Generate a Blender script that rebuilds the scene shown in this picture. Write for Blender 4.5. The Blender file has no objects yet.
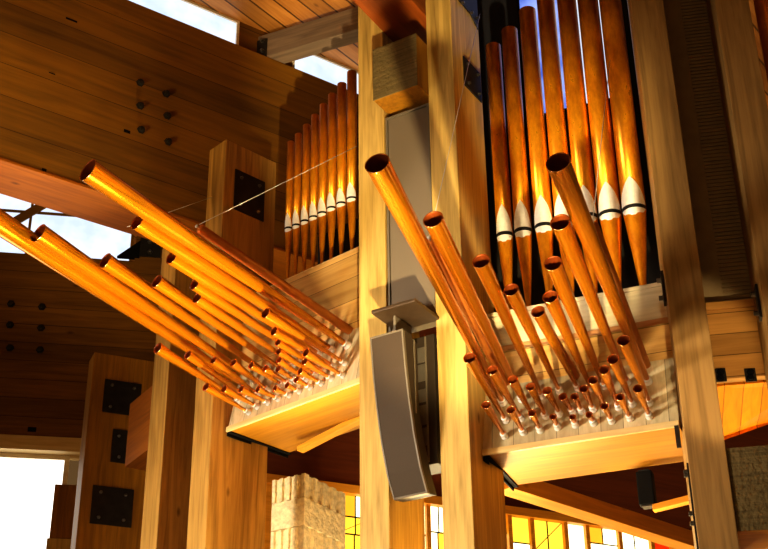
import bpy, bmesh, math, random
from mathutils import Vector, Matrix
random.seed(7)
R = math.radians
C = bpy.context.scene.collection

# ------------------------------------------------------------------ camera
F_PX = 1350.0; CX, CY = 384.0, 274.5; PITCH = R(28.2); ROLL = R(.77); CAM = Vector((0, 0, 1.6))
fw = Vector((0, math.cos(PITCH), math.sin(PITCH))); up0 = Vector((0, -math.sin(PITCH), math.cos(PITCH))); rt0 = Vector((1, 0, 0))
rt = rt0*math.cos(ROLL) - up0*math.sin(ROLL); up = up0*math.cos(ROLL) + rt0*math.sin(ROLL)
cam = bpy.data.cameras.new('camera'); cam.sensor_width = 36; cam.lens = 36*F_PX/768; cam.clip_end = 200
co = bpy.data.objects.new('camera', cam); C.objects.link(co)
co.matrix_world = Matrix(((rt.x, up.x, -fw.x, CAM.x), (rt.y, up.y, -fw.y, CAM.y), (rt.z, up.z, -fw.z, CAM.z), (0, 0, 0, 1)))
bpy.context.scene.camera = co

def ray(px, py):
    return fw + rt*((px-CX)/F_PX) - up*((py-CY)/F_PX)
def proj(p):
    d = p-CAM; k = d.dot(fw)
    return CX + F_PX*d.dot(rt)/k, CY - F_PX*d.dot(up)/k, k
def pt(px, py, d):
    r = ray(px, py); return CAM + r*(d/math.hypot(r.x, r.y))

class Frame:
    """plan axes of one bay: u runs along its front to the right, v runs into it, z is up"""
    def __init__(s, o, az):
        s.u = Vector((math.sin(R(az+90)), math.cos(R(az+90)), 0)); s.v = Vector((math.sin(R(az)), math.cos(R(az)), 0))
        s.M = Matrix(((s.u.x, s.v.x, 0, o[0]), (s.u.y, s.v.y, 0, o[1]), (0, 0, 1, 0), (0, 0, 0, 1))); s.I = s.M.inverted()
    def w(s, p): return s.M @ Vector(p)
    def _r(s, px, py):
        return s.I @ CAM, s.I.to_3x3() @ ray(px, py)
    def _h(s, px, py, i, k):
        c, d = s._r(px, py); return c + d*((k-c[i])/d[i])
    def hu(s, px, py, k): return s._h(px, py, 0, k)
    def hv(s, px, py, k): return s._h(px, py, 1, k)
    def hz(s, px, py, k): return s._h(px, py, 2, k)

def zfor(frame, u, v, py):
    lo, hi = 0., 14.
    for _ in range(40):
        m = (lo+hi)/2
        if proj(frame.w((u, v, m)))[1] > py: lo = m
        else: hi = m
    return lo
# ------------------------------------------------------------------ materials
def newmat(name):
    m = bpy.data.materials.new(name); m.use_nodes = True
    return m, m.node_tree.nodes, m.node_tree.links, m.node_tree.nodes['Principled BSDF']
def srgb(h):
    r = [int(h[i:i+2], 16)/255 for i in (0, 2, 4)]
    return tuple(((c+.055)/1.055)**2.4 if c > .04045 else c/12.92 for c in r)+(1,)
def wood(name, c_dark, c_light, axis='z', rough=.55, scale=1.0, knots=True, plank=None, joint=.012):
    m, N, L, B = newmat(name)
    tc = N.new('ShaderNodeTexCoord'); mp = N.new('ShaderNodeMapping'); L.new(tc.outputs['Object'], mp.inputs[0])
    s = [9*scale]*3; s['xyz'.index(axis)] = .55*scale; mp.inputs['Scale'].default_value = s
    n1 = N.new('ShaderNodeTexNoise'); n1.inputs['Scale'].default_value = 1.6; n1.inputs['Detail'].default_value = 7; n1.inputs['Distortion'].default_value = 1.2
    L.new(mp.outputs[0], n1.inputs[0])
    n2 = N.new('ShaderNodeTexNoise'); n2.inputs['Scale'].default_value = 9; n2.inputs['Detail'].default_value = 4
    L.new(mp.outputs[0], n2.inputs[0])
    n3 = N.new('ShaderNodeTexNoise'); n3.inputs['Scale'].default_value = 1.1; n3.inputs['Detail'].default_value = 2
    L.new(tc.outputs['Object'], n3.inputs[0])
    a = N.new('ShaderNodeMath'); a.operation = 'MULTIPLY_ADD'; L.new(n2.outputs[0], a.inputs[0]); a.inputs[1].default_value = .28
    L.new(n1.outputs[0], a.inputs[2])
    b = N.new('ShaderNodeMath'); b.operation = 'MULTIPLY_ADD'; L.new(n3.outputs[0], b.inputs[0]); b.inputs[1].default_value = .45; L.new(a.outputs[0], b.inputs[2])
    r = N.new('ShaderNodeValToRGB'); r.color_ramp.elements[0].position = .42; r.color_ramp.elements[1].position = 1.3
    r.color_ramp.elements[0].color = srgb(c_dark); r.color_ramp.elements[1].color = srgb(c_light)
    L.new(b.outputs[0], r.inputs[0]); col = r.outputs[0]
    if knots:
        mk = N.new('ShaderNodeMapping'); L.new(tc.outputs['Object'], mk.inputs[0]); k = [3.2]*3; k['xyz'.index(axis)] = 1.5; mk.inputs['Scale'].default_value = k
        v = N.new('ShaderNodeTexVoronoi'); v.inputs['Scale'].default_value = 1.0; L.new(mk.outputs[0], v.inputs[0])
        kr = N.new('ShaderNodeValToRGB'); kr.color_ramp.elements[0].position = .025; kr.color_ramp.elements[1].position = .085
        kr.color_ramp.elements[0].color = (.25, .2, .16, 1); kr.color_ramp.elements[1].color = (1, 1, 1, 1); L.new(v.outputs['Distance'], kr.inputs[0])
        x = N.new('ShaderNodeMix'); x.data_type = 'RGBA'; x.blend_type = 'MULTIPLY'; x.inputs[0].default_value = .8
        L.new(col, x.inputs[6]); L.new(kr.outputs[0], x.inputs[7]); col = x.outputs[2]
    if plank:                                   # plank = (axis across the boards, board width)
        ax, wd = plank
        sp = N.new('ShaderNodeSeparateXYZ'); L.new(tc.outputs['Object'], sp.inputs[0])
        d = N.new('ShaderNodeMath'); d.operation = 'DIVIDE'; L.new(sp.outputs['XYZ'.index(ax.upper())], d.inputs[0]); d.inputs[1].default_value = wd
        f = N.new('ShaderNodeMath'); f.operation = 'FRACT'; L.new(d.outputs[0], f.inputs[0])
        g = N.new('ShaderNodeMath'); g.operation = 'GREATER_THAN'; L.new(f.outputs[0], g.inputs[0]); g.inputs[1].default_value = joint/wd
        fl = N.new('ShaderNodeMath'); fl.operation = 'FLOOR'; L.new(d.outputs[0], fl.inputs[0])
        wn = N.new('ShaderNodeTexWhiteNoise'); wn.noise_dimensions = '1D'; L.new(fl.outputs[0], wn.inputs['W'])
        mr = N.new('ShaderNodeMapRange'); mr.inputs['To Min'].default_value = .72; mr.inputs['To Max'].default_value = 1.12; L.new(wn.outputs['Value'], mr.inputs[0])
        gg = N.new('ShaderNodeMath'); gg.operation = 'MULTIPLY'; L.new(g.outputs[0], gg.inputs[0]); L.new(mr.outputs[0], gg.inputs[1])
        ga = N.new('ShaderNodeMath'); ga.operation = 'MAXIMUM'; L.new(gg.outputs[0], ga.inputs[0]); ga.inputs[1].default_value = .22
        x = N.new('ShaderNodeVectorMath'); x.operation = 'SCALE'; L.new(col, x.inputs[0]); L.new(ga.outputs[0], x.inputs['Scale']); col = x.outputs[0]
    L.new(col, B.inputs['Base Color']); B.inputs['Roughness'].default_value = rough; B.inputs['Specular IOR Level'].default_value = .3
    bp = N.new('ShaderNodeBump'); bp.inputs['Strength'].default_value = .25; bp.inputs['Distance'].default_value = .004
    L.new(a.outputs[0], bp.inputs['Height']); L.new(bp.outputs[0], B.inputs['Normal'])
    return m
def plain(name, hx, rough=.5, metal=0, noise=.0, nscale=20, spec=.5):
    m, N, L, B = newmat(name); c = srgb(hx)
    B.inputs['Roughness'].default_value = rough; B.inputs['Metallic'].default_value = metal; B.inputs['Specular IOR Level'].default_value = spec
    tc = N.new('ShaderNodeTexCoord'); n = N.new('ShaderNodeTexNoise'); n.inputs['Scale'].default_value = nscale; n.inputs['Detail'].default_value = 5
    L.new(tc.outputs['Object'], n.inputs[0]); r = N.new('ShaderNodeValToRGB'); L.new(n.outputs[0], r.inputs[0])
    r.color_ramp.elements[0].position = .3; r.color_ramp.elements[1].position = .7
    r.color_ramp.elements[0].color = tuple(x*(1-noise) for x in c[:3])+(1,); r.color_ramp.elements[1].color = tuple(min(1, x*(1+noise)) for x in c[:3])+(1,)
    L.new(r.outputs[0], B.inputs['Base Color']); return m
def emit(name, hx, s, c2=None, axis=None, a=0, b=1):
    m, N, L, B = newmat(name); N.remove(B); e = N.new('ShaderNodeEmission'); e.inputs[1].default_value = s; e.inputs[0].default_value = srgb(hx)
    tc = N.new('ShaderNodeTexCoord')
    n = N.new('ShaderNodeTexNoise'); n.inputs['Scale'].default_value = 3; n.inputs['Detail'].default_value = 3; L.new(tc.outputs['Object'], n.inputs[0])
    r = N.new('ShaderNodeValToRGB'); r.color_ramp.elements[0].position = .35; r.color_ramp.elements[1].position = .65
    c = srgb(hx); d = srgb(c2) if c2 else tuple(x*.8 for x in c[:3])+(1,)
    r.color_ramp.elements[0].color = d; r.color_ramp.elements[1].color = c; L.new(n.outputs[0], r.inputs[0]); L.new(r.outputs[0], e.inputs[0])
    L.new(e.outputs[0], N['Material Output'].inputs[0]); return m
def copper(name, hx_a, hx_b, rough=.3, mott=.5, nsc=6, metal=.65, det=8):
    m, N, L, B = newmat(name); B.inputs['Metallic'].default_value = metal
    tc = N.new('ShaderNodeTexCoord'); mp = N.new('ShaderNodeMapping'); mp.inputs['Scale'].default_value = (1, 1, .35); L.new(tc.outputs['Object'], mp.inputs[0])
    n = N.new('ShaderNodeTexNoise'); n.inputs['Scale'].default_value = nsc; n.inputs['Detail'].default_value = det; n.inputs['Roughness'].default_value = .7 if det > 4 else .4; L.new(mp.outputs[0], n.inputs[0])
    r = N.new('ShaderNodeValToRGB'); r.color_ramp.elements[0].position = .5-.2*mott-.02; r.color_ramp.elements[1].position = .5+.2
    r.color_ramp.elements[0].color = srgb(hx_a); r.color_ramp.elements[1].color = srgb(hx_b); L.new(n.outputs[0], r.inputs[0]); L.new(r.outputs[0], B.inputs['Base Color'])
    mr = N.new('ShaderNodeMapRange'); mr.inputs['To Min'].default_value = rough+.12; mr.inputs['To Max'].default_value = rough-.06; L.new(n.outputs[0], mr.inputs[0]); L.new(mr.outputs[0], B.inputs['Roughness'])
    return m

M = {}
M['post'] = wood('post_timber', '785c2a', 'caa862', 'z', .5)
M['post_mid'] = wood('mid_post_timber', '644416', 'b98f4a', 'z', .5)
M['post_tan'] = wood('tan_post_timber', '685030', 'a88450', 'z', .5)
M['post_dark'] = wood('dark_post_timber', '5a380c', '9c6a1a', 'z', .5)
M['beam_dark'] = wood('dark_beam_timber', '4a3006', '82560c', 'x', .8, scale=.6, plank=('z', .34), joint=.006)
M['wall_dark'] = wood('dark_wall_boards', '4a2e08', '83581a', 'x', .5, plank=('z', .22), joint=.006)
M['soffit'] = wood('soffit_timber', '6a3806', '9c5a10', 'x', .5)
M['beam_grey'] = wood('greyish_beam_timber', '4e423c', '84705f', 'x', .6)
M['beam_red'] = wood('red_brown_timber', '5a2a0c', '8a4514', 'y', .5)
M['ply'] = wood('yellow_plywood', '764a08', 'ac741a', 'x', .45, scale=.7, knots=False)
M['ply_right'] = wood('orange_plywood', '704404', 'a87010', 'x', .45, scale=.7, knots=False)
M['board'] = wood('chest_boards', '9a703a', 'c8a060', 'x', .5, plank=('z', .21), joint=.005)
M['board_pale'] = wood('pale_plank', 'b0a081', 'd6c8a6', 'x', .55, knots=False)
M['board_red'] = wood('reddish_plank', 'a06c42', 'c48f5e', 'x', .5, knots=False)
M['face'] = wood('chest_face_panel', '9c8a66', 'cdbd98', 'z', .5, plank=('x', .16), joint=.004)
M['edge'] = wood('chest_edge', 'b08c50', 'e0c48c', 'x', .5, knots=False)
M['ceiling'] = wood('ceiling_planks', '985a22', 'c98a44', 'y', .5, plank=('x', .2), joint=.02)
M['orange'] = wood('orange_timber', 'b06c12', 'e0962a', 'x', .5)
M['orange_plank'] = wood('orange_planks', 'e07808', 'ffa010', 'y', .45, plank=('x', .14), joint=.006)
M['brown'] = wood('brown_panel', '4a2008', '6b3210', 'x', .6, knots=False)
M['block'] = wood('rough_end_grain_timber', '453a22', '74633f', 'x', .9, scale=2.2, knots=False)
M['steel'] = plain('dark_steel', '2e2a26', .55, .6, .25, 12)
M['bolt'] = plain('bolt_steel', '6a6560', .35, .9, .1)
M['black'] = plain('black_paint', '0a0908', .8, 0, .2, spec=.15)
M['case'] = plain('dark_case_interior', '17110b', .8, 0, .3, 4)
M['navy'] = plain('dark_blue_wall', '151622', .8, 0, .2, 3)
M['copper'] = copper('polished_copper', 'fa980f', 'ffb428', .15, .1, .7, .84, 0)
M['bore_shade'] = copper('shaded_copper_bore', '7a340a', 'a4521a', .45, .5, 5)  # copper darkened to paint in the shade inside the pipes
M['patina'] = copper('mottled_copper', 'bc680e', 'ffac20', .27, .8, 9)
M['rim'] = plain('bright_copper_rim', 'ffc890', .15, 1, .05)
M['silver'] = plain('white_metal_socket', 'f4f1ec', .2, .25, .03)
M['tin'] = plain('pale_pipe_mouth', 'f4efe6', .4, .15, .06, 30)
M['slit'] = plain('mouth_slit', '080605', .8)
M['grille_dark'] = plain('dark_speaker_grille', '3c2e20', .8, .0, .12, 300)
M['grille'] = plain('speaker_grille', '6c5f50', .8, .0, .12, 300)
M['frame_met'] = plain('pale_grey_frame', '6a6052', .6, .05, .05)
M['cab'] = plain('brown_grey_cabinet', '2e2216', .7, .0, .1)
M['cab_grey'] = plain('grey_cabinet', '5c554c', .5, .2, .1)
M['shelf'] = plain('bronze_plate', '4c3b2b', .45, .4, .1)
M['ribs'] = plain('brown_grey_ribbed_panel', 'a08a62', .75, 0, .12, 8)
M['glass_day'] = emit('daylight_pane', 'eef4ff', 1.08, 'cfdef6')
M['glass_blue'] = emit('blue_daylight_pane', 'a8bcff', 1.1, '5068c8')
M['lit_white'] = emit('self_lit_white', 'fffaf0', 2.0, 'fff4e0')  # glowing white that stands in for brightly lit white boards
for k, (h, s) in dict(yellow=('ffc63a', 1.9), white=('ffeebc', 3.4), amber=('ffa528', 1.8), red=('d83008', 1.3), magenta=('c8206a', 1.3), orange=('ff6a18', 1.5)).items():
    M['sg_'+k] = emit('stained_glass_'+k, h, s)
M['stone'] = plain('carved_limestone', 'e6d2a4', .9, 0, .2, 25)
M['floor'] = plain('floor_stone', '8a6a48', .6, 0, .15, 2)
M['plaster'] = plain('warm_plaster', '8a6a44', .8, 0, .1, 2)
# bump for stone
def addbump(m, sc, st):
    N, L = m.node_tree.nodes, m.node_tree.links; n = N.new('ShaderNodeTexNoise'); n.inputs['Scale'].default_value = sc; n.inputs['Detail'].default_value = 6
    tc = N.new('ShaderNodeTexCoord'); L.new(tc.outputs['Object'], n.inputs[0]); b = N.new('ShaderNodeBump'); b.inputs['Strength'].default_value = st; b.inputs['Distance'].default_value = .02
    L.new(n.outputs[0], b.inputs['Height']); L.new(b.outputs[0], N['Principled BSDF'].inputs['Normal'])
addbump(M['stone'], 22, .9); addbump(M['block'], 30, .8)

# ------------------------------------------------------------------ mesh builder
class MB:
    def __init__(s): s.bm = bmesh.new()
    def box(s, x0, x1, y0, y1, z0, z1, bev=.0):
        t = bmesh.new(); bmesh.ops.create_cube(t, size=1)
        for v in t.verts: v.co = Vector(((x0+x1)/2+v.co.x*(x1-x0), (y0+y1)/2+v.co.y*(y1-y0), (z0+z1)/2+v.co.z*(z1-z0)))
        if bev: bmesh.ops.bevel(t, geom=t.edges[:], offset=bev, segments=2, affect='EDGES', profile=.6)
        s._add(t); return s
    def _add(s, t, mi=0):
        vm = {v: s.bm.verts.new(v.co) for v in t.verts}
        for f in t.faces:
            try:
                g = s.bm.faces.new([vm[v] for v in f.verts]); g.material_index = mi or f.material_index; g.smooth = f.smooth
            except ValueError: pass
        t.free()
    def poly(s, pts, ex=None, mi=0):
        """polygon, extruded by ex when given"""
        vs = [s.bm.verts.new(p) for p in pts]; f = s.bm.faces.new(vs); f.material_index = mi
        if ex is not None:
            ex = Vector(ex); ws = [s.bm.verts.new(Vector(p)+ex) for p in pts]; n = len(pts)
            g = s.bm.faces.new(ws[::-1]); g.material_index = mi
            for i in range(n):
                g = s.bm.faces.new([vs[i], ws[i], ws[(i+1) % n], vs[(i+1) % n]]); g.material_index = mi
        return s
    def lathe(s, prof, axis=Vector((0, 0, 1)), o=Vector((0, 0, 0)), seg=24, mi=None, smooth=True):
        axis = Vector(axis).normalized(); q = axis.to_track_quat('Z', 'Y'); rings = []
        for r, z in prof:
            rings.append([s.bm.verts.new(Vector(o)+q @ Vector((r*math.cos(2*math.pi*i/seg), r*math.sin(2*math.pi*i/seg), z))) for i in range(seg)])
        for k in range(len(rings)-1):
            for i in range(seg):
                f = s.bm.faces.new([rings[k][i], rings[k][(i+1) % seg], rings[k+1][(i+1) % seg], rings[k+1][i]]); f.smooth = smooth
                if mi: f.material_index = mi[k]
        for ring in (rings[0][::-1], rings[-1]):
            f = s.bm.faces.new(ring)
            if mi: f.material_index = mi[-1] if ring is rings[-1] else mi[0]
        return s
    def tube(s, p0, p1, r, seg=8, r1=None):
        p0, p1 = Vector(p0), Vector(p1); return s.lathe([(r, 0), (r1 or r, (p1-p0).length)], p1-p0, p0, seg)
    def build(s, name, mat, parent=None, frame=None, base=(0, 0, 0), recalc=True):
        base = Vector(base)
        for v in s.bm.verts: v.co -= base
        if recalc: bmesh.ops.recalc_face_normals(s.bm, faces=s.bm.faces[:])
        me = bpy.data.meshes.new(name); s.bm.to_mesh(me); s.bm.free()
        for m in (mat if isinstance(mat, (list, tuple)) else [mat]): me.materials.append(m)
        o = bpy.data.objects.new(name, me); C.objects.link(o)
        if parent: o.parent = parent
        elif frame: o.matrix_world = frame.M @ Matrix.Translation(base)
        else: o.location = base
        return o
def tag(o, label=None, cat=None, group=None, kind=None):
    if label: o['label'] = label
    if cat: o['category'] = cat
    if group: o['group'] = group
    if kind: o['kind'] = kind
    return o
def thing(name, label, cat, frame=None, base=(0, 0, 0), group=None, mat=None):
    o = bpy.data.objects.new(name, None); o.empty_display_size = .1; C.objects.link(o)
    o.matrix_world = mat if mat else (frame.M if frame else Matrix.Identity(4)) @ Matrix.Translation(Vector(base))
    return tag(o, label, cat, group)
def struct(mb, name, mat, frame=None, base=(0, 0, 0)):
    return tag(mb.build(name, mat, None, frame, base), kind='structure')
def hexbolt(parent, p, ax, r=.02, h=.025, name='bolt', mat=None, base=(0, 0, 0)):
    return MB().lathe([(r*1.45, 0), (r*1.45, .004), (r, .005), (r, h), (r*.75, h+.003)], ax, p, 6, smooth=False).build(name, mat or M['bolt'], parent, base=base)

# ------------------------------------------------------------------ plan
o = pt(580, 441.5, 9.0); BR = Frame(o, 21.5)                       # right bay
ZR = BR.hv(580, 441.5, 0).z
c = BR.w(BR.hv(482, 457, 0)); DE = Frame(c, 31)                     # the pair of posts between the bays
VDE = DE.hu(470.5, 457, 0)[1]
d = DE.w(DE.hv(359.5, 385, VDE+.15)); BL = Frame(d, 41)             # left bay
ZL = BL.hv(290, 409, 0).z
a = BL.w(BL.hv(226, 432, 0)); AB = Frame(a, 46)                     # pair at the left end of the left bay
VAB = AB.hu(211, 435, 0)[1]
g = BR.w(BR.hv(680, 428, 0)); FG = Frame(g, 10); VFG = -.15         # pair at the right end
TOP = 10.6

def post(frame, u0, u1, v0, v1, z1, label, mat, name='timber_post', z0=0, grp='paired timber posts'):
    b = ((u0+u1)/2, (v0+v1)/2, z0)
    t = thing(name, label, 'post', frame, b, grp)
    MB().box(u0, u1, v0, v1, z0, z1, .006).build('shaft', mat, t, base=b)
    return t, b
def plate(t, b, frame, u, pxs, nb=None, thick=.012, side=1, bolts=True):
    """steel plate lying on a face of constant u; pxs are two opposite picture corners"""
    p, q = frame.hu(*pxs[0], u), frame.hu(*pxs[1], u)
    v0, v1 = sorted((p.y, q.y)); z0, z1 = sorted((p.z, q.z))
    pl = MB().box(u, u+side*thick, v0, v1, z0, z1, .002).build('steel_plate', M['steel'], t, base=b)
    if bolts:
        for fv in (.2, .8):
            for fz in (.17, .83):
                hexbolt(pl, (u+side*thick, v0+(v1-v0)*fv, z0+(z1-z0)*fz), (side, 0, 0), .013, .02, base=b)
    return pl

# posts D and E
uEl = DE.hv(440.5, 457, VDE).x; uDl, uDr = DE.hv(359.5, 457, VDE).x, DE.hv(388.4, 457, VDE).x
dDE = DE.hu(505, 500, 0).y
tE, bE = post(DE, uEl, 0, VDE, dDE, TOP, 'pale timber post left of the right hand pipe bank, dark steel plate on its side', M['post'])
plate(tE, bE, DE, 0, ((462.5, 56), (481, 103)))
tD, bD = post(DE, uDl, uDr, VDE, dDE, TOP, 'slim pale timber post just left of the hanging loudspeaker', M['post'])
# top gusset on E
q0, q1 = DE.hu(458, 0, 0), DE.hu(480, 26, 0)
gz = MB().poly([(0, dDE-.16, q1.z), (0, dDE-.02, q1.z-.08), (0, dDE-.02, q0.z+.7), (0, VDE+.1, q0.z+.7), (0, VDE+.1, q0.z)], (.012, 0, 0)).build('gusset_plate', M['steel'], tE, base=bE)
for px in ((462, 3), (471, 13), (477, 18)):
    p = DE.hu(*px, .012); hexbolt(gz, p, (1, 0, 0), .014, .022, base=bE)

# posts A and B
uAl = AB.hv(193, 435, VAB).x; dAB = AB.hu(268, 440, 0).y; zA = AB.hv(225, 140, VAB).z
uBl, uBr = AB.hv(148.5, 435, VAB).x, AB.hv(164, 435, VAB).x
tA, bA = post(AB, uAl, 0, VAB, dAB, zA, 'tall brown post with dark steel plate, behind the left pipe bank', M['post_mid'])
plate(tA, bA, AB, 0, ((235, 169), (263, 222)))
plate(tA, bA, AB, 0, ((249, 327), (257, 363)), bolts=False)
zB = AB.hv(166, 246, VAB).z
tB, bB = post(AB, uBl, uBr, VAB, dAB, zB, 'shorter brown post second from left edge, lower pipes cross in front', M['post_mid'])
# posts F and G
hF = FG.hv(685, 435, VFG); uFr = FG.hv(723.8, 435, VFG).x; uGl = FG.hv(785, 435, VFG).x
tF, bF = post(FG, hF.x, uFr, VFG, VFG+.55, TOP, 'pale timber post at the right end of the right pipe bank', M['post_tan'])
tG, bG = post(FG, uGl, uGl+.257, VFG, VFG+.55, TOP, 'pale timber post cut by the right edge of the picture', M['post_tan'])
# bolted strap on F's left face
p0, p1 = FG.hu(687.5, 478, hF.x), FG.hu(698, 549, hF.x)
st = MB().box(hF.x-.012, hF.x, VFG+.03, VFG+.05, p1.z-.2, p0.z, .002).build('steel_strap', M['steel'], tF, base=bF)
for px in ((686, 493), (686, 505), (691, 533), (692, 545)):
    p = FG.hu(*px, hF.x-.012); hexbolt(st, (hF.x-.001, VFG+.09, p.z), (-1, 0, 0), .017, .03, base=bF)
# strap on F beside the boards of the right bay, and on G
for t_, b_, u_, pxs in ((tF, bF, hF.x, ((664, 331), (666, 357))), (tG, bG, uGl, ((754, 325), (756, 350)))):
    zt, zz = FG.hu(*pxs[0], u_).z, FG.hu(*pxs[1], u_).z
    sp = MB().box(u_-.02, u_, VFG+.16, VFG+.24, zz-.05, zt+.06, .002).build('steel_strap', M['steel'], t_, base=b_)
    for z_ in (zt, zz): hexbolt(sp, (u_-.02, VFG+.2, z_), (-1, 0, 0), .018, .03, base=b_)

# post C
bl = AB.w((uBl, VAB, 0)); cc = bl + Vector((math.sin(R(-33)), math.cos(R(-33)), 0))*1.35
cc = cc+Vector((-.085, 0, 0)); CF = Frame(cc, 66)
pc = proj(CF.w((0, 0, 5.5))); print('C px', pc)
zC = zfor(CF, 0, 0, 352)
tC, bC = post(CF, -.25, 0, 0, .75, zC, 'shorter brown post with three dark steel plates near the lower left', M['post_dark'])
for pxs, bo in ((((105, 379), (139, 417)), 1), (((113, 429), (126, 464)), 0), (((93, 485), (131, 528)), 1)):
    pl = plate(tC, bC, CF, 0, pxs, bolts=bool(bo))
    if not bo:
        for py in (436, 457): hexbolt(pl, CF.hu(119, py, .012), (1, 0, 0), .013, .02, base=bC)

# ------------------------------------------------------------------ big dark beam, clerestories, ceiling
tp = pt(215, 180, 11.35); TF = Frame(tp, -36)
zTb = (TF.hv(0, 162, 0).z + TF.hv(135, 203, 0).z)/2; zTt = TF.hv(192, 26, 0).z
ut0, ut1 = TF.hv(-140, 160, 0).x, TF.hv(372, 100, 0).x
vts = TF.hz(0, 193, zTb).y
base = ((ut0+ut1)/2, vts/2, zTb)
tT = thing('timber_beam', 'huge dark brown laminated beam with bolt heads filling the upper left', 'beam', TF, base)
MB().box(ut0, ut1, 0, vts, zTb+.03, zTt, .006).build('beam_face', M['beam_dark'], tT, base=base)
MB().box(ut0, ut1, -.012, vts+.01, zTb, zTb+.03, .004).build('soffit_board', M['soffit'], tT, base=base)
for px in ((140, 83), (166, 94), (140, 106), (167, 116), (141, 130), (168, 142)):
    hexbolt(tT, TF.hv(*px, 0), (0, -1, 0), .03, .035, mat=M['steel'], base=base)
for (x0, y0, x1, y1) in ((66, 17, 77, 23), (124, 129, 130, 134), (49, 72, 55, 75), (42, 168, 46, 173)):
    p, q = TF.hv(x0, y0, 0), TF.hv(x1, y1, 0)
    MB().box(p.x, q.x, -.003, .002, q.z, p.z).build('notch', M['black'], tT, base=base)
# clerestory glazing over the beam
zc = TF.hv(192, 3, .12).z
def window(name, frame, u0, u1, v, z0, z1, pane, frm, bars=(), hb=(), w=.035, label=None, th=.05):
    b = ((u0+u1)/2, v, z0)
    f = MB()
    f.box(u0, u1, v-th/2, v+th/2, z0, z0+w); f.box(u0, u1, v-th/2, v+th/2, z1-w, z1); f.box(u0, u0+w, v-th/2, v+th/2, z0+w, z1-w); f.box(u1-w, u1, v-th/2, v+th/2, z0+w, z1-w)
    for x in bars: f.box(x-w/2, x+w/2, v-th/2, v+th/2, z0+w, z1-w)
    for z in hb: f.box(u0+w, u1-w, v-th/2+.004, v+th/2-.004, z-w/2, z+w/2)
    r = tag(f.build(name, frm, None, frame, b), kind='structure')
    MB().box(u0+w*.5, u1-w*.5, v-.004, v+.004, z0+w*.5, z1-w*.5).build('pane', pane, r, base=b)
    return r
uw0, uw1 = TF.hv(120, 0, .12).x, TF.hv(238, 35, .12).x
M['frame_pale'] = wood('pale_window_frame', 'c9b48f', 'efe2c8', 'x', .5, knots=False)
window('window_1', TF, uw0, uw1, .12, zTt+.002, zc, M['glass_day'], M['frame_pale'], w=.03)
ux0, ux1 = TF.hv(291, 75, .12).x, TF.hv(400, 90, .12).x
zc2 = TF.hv(352, 74, .12).z
window('window_2', TF, ux0, ux1, .12, zTt+.002, zc, M['glass_day'], M['frame_pale'], w=.03)
struct(MB().box(uw1+.002, ux0-.002, .1, .16, zTt+.002, zc), 'trim_1', M['beam_dark'], TF, ((uw1+ux0)/2, .13, zTt))
# ceiling
CFm = Frame((TF.w((0, .12, 0))), 37)
struct(MB().box(-9, 9, -9, 7, zc+.002, zc+.14), 'ceiling', M['ceiling'], CFm, (0, 0, zc))
# grey purlin with steel shoe
pp = TF.w(TF.hv(267, 57, .0)); zp = TF.hv(267, 57, 0).z
PF = Frame(pp, 24)
zpt = PF.hu(243, 24, -.16).z
base = (1.2, .1, zp)
pb = thing('purlin_beam', 'greyish brown roof beam at top, left of the slim post', 'beam', PF, base)
MB().box(-.155, 2.6, 0, .2, zp+.012, min(zpt, zc-.02), .006).build('beam_body', M['beam_grey'], pb, base=base)
e0 = PF.hv(253, 55, -.012); e1 = PF.hv(267, 38, -.012)
sh = MB().box(e0.x, e1.x, -.012, 0, zp-.0, e1.z, .002).build('steel_shoe', M['steel'], pb, base=base)
for py in (41, 51): hexbolt(sh, PF.hv(262.5, py, -.012), (0, -1, 0), .018, .03, base=base)

# lower dark wall W behind, lower clerestory
WF = Frame(pt(60, 440, 14.0), -10)
zWb = WF.hv(40, 437, 0).z; zWt = WF.hv(60, 256, 0).z
uW0, uW1 = WF.hv(-150, 400, 0).x, WF.hv(205, 300, 0).x
base = ((uW0+uW1)/2, .1, zWb)
wl = thing('timber_beam', 'dark brown board wall beam with bolts at the far left, over the white boards', 'beam', WF, base)
MB().box(uW0, uW1, 0, .25, zWb, zWt, .004).build('beam_face', M['wall_dark'], wl, base=base)
zs = WF.hv(40, 450, -.03).z
MB().box(uW0, uW1, -.03, .25, zs, zWb, .004).build('soffit_board', M['edge'], wl, base=base)
for px in ((11, 304), (42, 307), (10, 325), (41, 328), (10, 348), (40, 350)):
    hexbolt(wl, WF.hv(*px, 0), (0, -1, 0), .032, .04, mat=M['steel'], base=base)
p, q = WF.hv(28, 427, 0), WF.hv(36, 432, 0)
MB().box(p.x, q.x, -.003, .002, q.z, p.z).build('notch', M['black'], wl, base=base)
# clerestory above it
zW2 = TF.hz(60, 200, zTb).z
u1 = WF.hv(133, 245, .1).x; um = WF.hv(30, 225, .1).x
window('window_3', WF, uW0, u1, .1, zWt+.002, zWt+1.15, M['glass_day'], M['beam_dark'], bars=(um,), hb=(WF.hv(60, 215, .1).z,), w=.03)
dg = [WF.hv(*px_, .06) for px_ in ((2, 224), (14, 226), (48, 206), (36, 204))]
struct(MB().poly(dg, (0, .025, 0)), 'trim_5', M['beam_dark'], WF, dg[0])
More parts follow.
